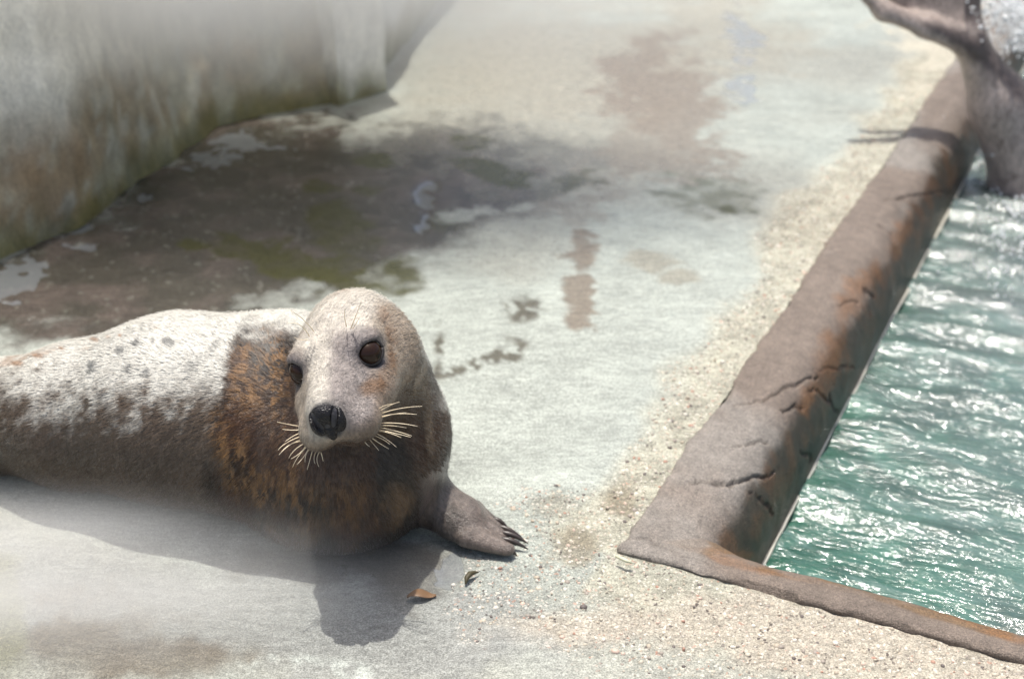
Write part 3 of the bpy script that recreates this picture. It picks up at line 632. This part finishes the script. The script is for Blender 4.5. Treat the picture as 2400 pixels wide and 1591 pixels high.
    hm = Mat('seal_hair'); hm.set(Base_Color=hm.attr('Col'), Roughness=.5); hm.p.inputs['Specular IOR Level'].default_value = .35
    ho = mesh_obj('fur', HV-base, np.arange(len(HV)).reshape(-1, 3), hm.m, root, smooth=False, attrs={'Col': np.clip(HC, 0, 1)}); ho['kind'] = 'stuff'
    # ---- eyes
    em = Mat('seal_eye'); em.set(Base_Color=(.022, .010, .005, 1), Roughness=.05, IOR=1.36)
    lm = Mat('eyelid_skin'); lm.set(Base_Color=(.030, .025, .024, 1), Roughness=.6)
    for e in EYES:
        sx = np.sign(e[0]); c0 = e+np.array([sx*.001, .002, .0]); ax = np.array([sx*.66, .74, .10]); ax /= np.linalg.norm(ax)
        a = np.cross(ax, [0, 0, 1.0]); a /= np.linalg.norm(a); b = np.cross(a, ax)*-1
        th = np.linspace(0, math.pi, 17); phs = np.arange(24)*2*math.pi/24; V2 = []; r = .0252
        for tt in th:
            for ph in phs: V2.append(HO+HM@(c0+r*(math.cos(tt)*ax+math.sin(tt)*(math.cos(ph)*a+math.sin(ph)*b))))
        ii = np.arange(17*24).reshape(17, 24); jj = np.roll(ii, -1, 1); qq = np.stack([ii[:-1], ii[1:], jj[1:], jj[:-1]], -1).reshape(-1, 4)
        eye = mesh_obj('eye', np.array(V2)-base, [tuple(x) for x in qq], em.m, root)
        path = []
        for ph in np.linspace(0, 2*math.pi, 33):
            k = .0218*(1-.16*math.sin(ph)); path.append(HO+HM@(c0+ax*.0135+k*(math.cos(ph)*1.08*a+math.sin(ph)*.98*b)))
        V3, F3 = tube(np.array(path), [.0030+.0020*math.sin(p_) for p_ in np.linspace(0, 2*math.pi, 33)], 8); mesh_obj('eyelid', V3-base, F3, lm.m, eye)
    # ---- nose leather
    nf = Sdf(); nf.ell((0, .178, -.008), (.032, .019, .021), None, .01)
    for sx in (-1, 1): nf.ell((sx*.018, .182, -.022), (.017, .016, .024), None, .006)
    nf.ell((0, .184, -.042), (.010, .011, .016), None, .008)
    for sx in (-1, 1):
        def slit(P, sx=sx):
            a = np.array([sx*.009, .200, -.038]); b = np.array([sx*.025, .190, .004]); ab = b-a; w = P-a; h = np.clip(w@ab/(ab@ab), 0, 1)
            return np.sqrt(((w-h[:, None]*ab)**2).sum(1))-.0066
        nf.fn('s', slit, .004)
    nf.fn('s', lambda P: np.sqrt(P[:, 0]**2+(P[:, 1]-.202)**2)-.0042, .004)
    Vn, Qn = polygonise(nf, (-.05, .145, -.07), (.05, .215, .03), .0013, 8); Vn = relax(Vn, Qn, 1)*[.90, 1, .92]
    nm = Mat('wet_nose'); on = nm.obj(); nm.set(Base_Color=(.010, .009, .010, 1), Roughness=.26, IOR=1.38, Normal=nm.bump(nm.voro(on, 420), .6, .002))
    Vn = Vn+[0, .012, .001]; mesh_obj('nose', HO+Vn@HM.T-base, Qn, nm.m, root)
    # ---- whiskers
    wm = Mat('whisker'); wm.set(Base_Color=(.90, .76, .54, 1), Roughness=.4)
    def hp_on(px, py):                        # a pixel on the muzzle, at the depth of the pad
        return gy(px, py, 2.055)
    def whisker(p0, p1, bend, dz0=2.055, dz1=2.03, r=.0009):
        wr = whisker.rs; p1 = (p0[0]+(p1[0]-p0[0])*wr.uniform(.82, 1.12)+wr.randn()*3, p0[1]+(p1[1]-p0[1])*wr.uniform(.82, 1.12)+wr.randn()*3); bend = (bend[0]+wr.randn()*5, bend[1]+wr.randn()*6); dz1 = dz1+wr.randn()*.012
        A, Bp = gy(*p0, dz0), gy(*p1, dz1); k = np.linspace(0, 1, 9)
        mid = (A+Bp)/2 + np.array([bend[0], -.01, -bend[1]])*.00075
        path = (1-k)[:, None]**2*A+2*(k*(1-k))[:, None]*mid+(k**2)[:, None]*Bp
        V4, F4 = tube(path, r*(1-.6*k), 5); mesh_obj('whisker', V4-base, F4, wm.m, root)
    whisker.rs = np.random.RandomState(77)
    R_ = [((870, 972), (912, 940), (0, -2)), ((880, 970), (945, 942), (0, -4)), ((885, 972), (988, 953), (0, -8)), ((868, 985), (998, 972), (0, -10)), ((880, 984), (955, 968), (0, -4)),
          ((884, 992), (985, 998), (0, -3)), ((872, 999), (948, 1000), (0, -2)), ((880, 1000), (968, 1020), (0, -5)), ((878, 1004), (966, 1028), (0, -5)), ((876, 1008), (940, 1030), (0, -4)),
          ((874, 1012), (936, 1044), (0, -5)), ((870, 1018), (918, 1047), (0, -4)), ((866, 1022), (908, 1052), (0, -4)), ((862, 1026), (890, 1056), (0, -3)), ((852, 1030), (866, 1047), (0, -2)), ((838, 1012), (850, 1024), (0, 0))]
    for a, b, bd in R_: whisker(a, b, bd)
    L_ = [((712, 1000), (655, 990), (0, 0)), ((712, 1006), (652, 1012), (0, 0)), ((713, 1012), (654, 1038), (-4, -8)), ((713, 1020), (650, 1050), (-6, -8)), ((714, 1026), (654, 1070), (-14, -8)), ((715, 1032), (661, 1064), (-4, -4)),
          ((718, 1036), (676, 1078), (-12, -4)), ((720, 1038), (680, 1080), (6, 6)), ((723, 1042), (696, 1088), (-6, -2)), ((726, 1044), (698, 1086), (4, 4)), ((729, 1050), (712, 1092), (-8, 0)), ((733, 1052), (716, 1098), (0, 0)), ((741, 1056), (733, 1096), (-4, 0)), ((749, 1058), (752, 1094), (-2, 0)), ((752, 1058), (758, 1082), (0, 0)), ((755, 1042), (756, 1050), (0, 0))]
    for a, b, bd in L_: whisker(a, b, bd)
    for a, b, bd in [((735, 776), (666, 716), (6, -4)), ((725, 788), (668, 760), (6, -12)), ((722, 795), (690, 786), (0, -4)), ((822, 770), (846, 706), (4, 2)), ((826, 770), (848, 742), (2, 2)), ((812, 765), (812, 716), (-3, 0))]: whisker(a, b, bd, 2.135, 2.10, .0009)
    # ---- claws
    cm = Mat('claw'); cm.set(Base_Color=(.045, .035, .030, 1), Roughness=.35)
    for e, b in zip(ends, tips):
        k = np.linspace(0, 1, 7)[:, None]; path = (e+(e-b)*.35+[0, 0, .004])*(1-k)+b*k+np.array([0, 0, .006])*np.sin(k*math.pi)
        V5, F5 = tube(path, [.0045, .0058, .0058, .0052, .0042, .0028, .0008], 7); mesh_obj('claw', V5-base, F5, cm.m, root)
build_seal()

# ------------------------------------------------------------------ the diving seal
def build_diver():
    f = Sdf(); y = 4.62; pt = lambda px, py, dy=0: gy(px, py, y+dy)
    f.cap(pt(2560, 720), pt(2440, 430), .20, .165, .05); f.cap(pt(2440, 430), pt(2345, 245), .165, .098, .05); f.cap(pt(2345, 245), pt(2278, 110), .098, .052, .05)
    fn = np.array([.25, -.75, .75])
    ank = pt(2270, 95)
    f.flat(ank, pt(2170, 62, -.03), .058, .040, fn, 1.3, .04); f.flat(pt(2170, 62, -.03), pt(2070, 25, -.05), .038, .034, fn, 1.4, .03); f.flat(pt(2070, 25, -.05), pt(2000, -35, -.06), .032, .020, fn, 1.4, .03)
    for (a, b) in (((2185, 50), (2040, -75)), ((2200, 40), (2080, -95)), ((2215, 35), (2130, -105)), ((2235, 35), (2190, -105))): f.flat(pt(*a, .02), pt(*b, .05), .050, .040, (.1, -.85, .5), 3.2, .03)
    f.flat(pt(2275, 80, .03), pt(2265, -20, .06), .05, .045, (.2, -.9, .4), 2.2, .04); f.flat(pt(2265, -20, .06), pt(2290, -110, .10), .05, .04, (.2, -.9, .4), 2.6, .03)
    V, Q = polygonise(f, (1.0, 4.2, -.75), (2.55, 5.05, .62), .007); V = relax(V, Q, 2)
    u, v = proj(V); n1 = fbm(V, 12, 5, 131); n2 = fbm(V, 30, 4, 132)
    c = np.tile([.46, .38, .335], (len(V), 1))*(.8+.4*n1)[:, None]; dk = (1-sst(115, 150, v+(n1-.5)*60-(u-2260)*.75)); c = mix(c, [.075, .055, .05], dk*.9)  # dark band along the back puts that side's shade into the coat
    web = (1-sst(20, 40, v-(u-2040)*.18))*(u < 2262)*(u > 2020); c = mix(c, [.36, .29, .25], web*.8); sp = sst(.62, .7, n2)*(1-dk); c = mix(c, [.16, .12, .10], sp*.5)
    base = gp(2400, 430, WATER_Z); root = empty('diving_seal', tuple(base)); tag(root, 'brown seal diving into the pool with its hind flippers raised', 'seal')
    mesh_obj('seal_body', V-base, Q, FUR, root, attrs={'Col': np.clip(c, 0, 1), 'wet': np.full(len(V), .95)})
    return base
diver = build_diver()

# ------------------------------------------------------------------ splash
def drops(name, pts, rad, mat, label, cat=None):
    bm = bmesh.new(); bmesh.ops.create_icosphere(bm, subdivisions=1, radius=1.0); iv = np.array([v.co[:] for v in bm.verts]); fi = np.array([[v.index for v in fc.verts] for fc in bm.faces]); bm.free()
    pts = np.array(pts); rad = np.array(rad); rs = np.random.RandomState(3); sc = 1+.35*rs.randn(len(pts), 1, 3)*.6
    V = (pts[:, None, :]+iv[None]*rad[:, None, None]*np.clip(sc, .5, 1.7)).reshape(-1, 3); Fq = (fi[None]+(np.arange(len(pts))*len(iv))[:, None, None]).reshape(-1, 3)
    o = mesh_obj(name, V, Fq, mat); o['kind'] = 'stuff'; o['label'] = label
    if cat: o['category'] = cat
    return o
dm = Mat('white_water'); dm.set(Base_Color=(.93, .95, .95, 1), Roughness=.12); dm.p.inputs['Transmission Weight'].default_value = .25
rs = np.random.RandomState(8); pts, rad = [], []
for (px, py, sx, sy, n, r) in [(2375, 30, 50, 35, 900, .0046), (2410, 70, 60, 40, 600, .0046), (2335, 5, 45, 25, 220, .004), (2350, 20, 90, 60, 160, .003), (2390, 30, 25, 14, 260, .006), (2410, 90, 20, 14, 200, .006), (2240, 410, 50, 16, 26, .0045), (2290, 390, 45, 18, 34, .005), (2340, 375, 45, 18, 60, .0055), (2385, 365, 30, 20, 60, .006), (2300, 430, 90, 14, 50, .0035), (2270, 300, 40, 30, 10, .004)]:
    for _ in range(n):
        pts.append(gy(px+rs.randn()*sx, py+rs.randn()*sy, 4.55+rs.rand()*.5)); rad.append(r*(.35+rs.rand()**2*1.2))
P_ = np.array(pts); ok = P_[:, 2] > WATER_Z
drops('splash', P_[ok], np.array(rad)[ok], dm.m, 'white splash and flying drops around the diving seal', 'splash')
pts, rad = [], []
for (px, py, sx, sy, n, r) in [(2380, 560, 50, 40, 160, .0038), (2340, 540, 30, 20, 40, .004), (2330, 640, 60, 60, 90, .003), (2390, 480, 40, 20, 120, .005)]:
    for _ in range(n):
        p = gp(px+rs.randn()*sx, py+rs.randn()*sy, WATER_Z+.006); s_, t_ = st(p)
        if t_ > .23: pts.append(p); rad.append(r*(.4+rs.rand()))
drops('foam_bubbles', pts, rad, dm.m, 'white bubbles floating on the pool near the diving seal', 'foam')

# ------------------------------------------------------------------ stones showing in the worn concrete
def pebbles():
    rs = np.random.RandomState(12); cand = np.where((deckAgg > .45) & (deckP[:, 1] < 5.2) & (np.abs(deckP[:, 0]) < 2.2))[0]; ch = rs.choice(cand, 5200, replace=False)
    p = deckP[ch]+np.c_[rs.randn(len(ch), 2)*.006, np.zeros(len(ch))]
    s_, t_ = st(p); keep = ~((s_ > -.004) & (t_ > -.004)); p = p[keep]; r = .0018+.0042*rs.rand(len(p))**2.5; p[:, 2] += -r*.35
    bm = bmesh.new(); bmesh.ops.create_icosphere(bm, subdivisions=1, radius=1.0); iv = np.array([v.co[:] for v in bm.verts]); fi = np.array([[v.index for v in fc.verts] for fc in bm.faces]); bm.free()
    sc = rs.uniform(.6, 1.3, (len(p), 1, 3)); jit = 1+.3*rs.randn(len(p), len(iv), 1)*.5
    V = (p[:, None, :]+iv[None]*r[:, None, None]*sc*jit).reshape(-1, 3); Fq = (fi[None]+(np.arange(len(p))*len(iv))[:, None, None]).reshape(-1, 3)
    pal = np.array([[.50, .45, .36], [.42, .36, .28], [.62, .58, .50], [.30, .26, .22], [.13, .11, .10], [.38, .22, .16], [.55, .42, .34]]); c = pal[rs.choice(7, len(p), p=[.27, .22, .2, .1, .08, .05, .08])].repeat(len(iv), 0)
    M = Mat('aggregate_stone'); M.set(Base_Color=M.attr('Col'), Roughness=.6)
    o = mesh_obj('aggregate_stones', V, Fq, M.m, smooth=False, attrs={'Col': c}); o['kind'] = 'stuff'; o['label'] = 'small stones showing in the worn concrete beside the pool'; o['category'] = 'stones'
pebbles()

# ------------------------------------------------------------------ litter on the deck
def litter():
    M = Mat('dead_twig'); M.set(Base_Color=(.055, .045, .018, 1), Roughness=.6)
    px = [(1091, 1368), (1094, 1358), (1102, 1350), (1112, 1345), (1122, 1341)]; path = np.array([gp(*p, .006) for p in px]); path[:, 2] += [0, .004, .006, .004, .001]
    V, F = tube(path, [.0015, .005, .0055, .0035, .001], 7); b = path[2]*[1, 1, 0]; o = mesh_obj('twig', V-b, F, M.m); o.location = b; tag(o, 'short dark curled twig on the concrete in front of the seal flipper', 'twig')
    L = Mat('dead_leaf'); L.set(Base_Color=(.16, .085, .035, 1), Roughness=.55)
    c0 = gp(988, 1400, .004); rs = np.random.RandomState(5); V, F = [], []
    n = 9
    for i in range(n):
        a = i/(n-1); w = .011*math.sin(math.pi*min(max(a, .06), .97)); ctr = c0+np.array([(a-.5)*.052, .012*(a-.5), .004+.006*math.sin(a*5)])
        V += [ctr+[0.1*w, -w, .003], ctr, ctr+[-.1*w, w, .004]]
    for i in range(n-1):
        k = i*3; F += [(k, k+3, k+4, k+1), (k+1, k+4, k+5, k+2)]
    o = mesh_obj('leaf', np.array(V)-c0, F, L.m); o.location = c0; md = o.modifiers.new('thickness', 'SOLIDIFY'); md.thickness = .001
    tag(o, 'small curled brown dead leaf at the edge of the seal shadow', 'leaf')
    G = Mat('pale_stem'); G.set(Base_Color=(.55, .55, .40, 1), Roughness=.5)
    path = np.array([gp(1443, 1303, .014), gp(1456, 1308, .015), (gp(1468, 1314, .015)), gp(1482, 1319, .012)]); V, F = tube(path, [.0025, .0035, .0035, .002], 6); b = path[0]*[1, 1, 0]
    o = mesh_obj('stem', V-b, F, G.m); o.location = b; tag(o, 'pale green bit of stem lying at the corner of the coping', 'stem')
litter()

# ------------------------------------------------------------------ added volumes standing in for a milky veil
def milky_veil(centre, radii, dens):
    M = Mat('veil_volume'); M.n.remove(M.p); v = M.node('ShaderNodeVolumePrincipled'); v.inputs['Color'].default_value = (.985, .98, .96, 1); v.inputs['Anisotropy'].default_value = 0.0
    o = M.obj(); ln = M.node('ShaderNodeVectorMath', operation='LENGTH'); M.link(o, ln.inputs[0])
    g = M.rng(ln.outputs['Value'], .15, 1.0, 1.0, 0.0); n = M.rng(M.noise(o, 1.6, 1, .5), .3, .7, .35, 1.0)
    M.link(M.math('MULTIPLY', M.math('MULTIPLY', g, n), dens), v.inputs['Density']); M.link(v.outputs[0], M.out.inputs['Volume'])
    bm = bmesh.new(); bmesh.ops.create_icosphere(bm, subdivisions=3, radius=1.0); me = bpy.data.meshes.new('veil_volume'); bm.to_mesh(me); bm.free(); me.materials.append(M.m)
    ob = bpy.data.objects.new('veil_volume', me); col.objects.link(ob); ob.location = centre; ob.scale = radii; ob['kind'] = 'stuff'; ob['label'] = 'added pale volume over the deck standing in for a milky veil'; ob['category'] = 'milky_veil'
milky_veil((-.95, 4.15, .84), (2.1, .80, .62), 6.0)
milky_veil((-.98, 1.99, .09), (.95, .27, .16), 5.0)
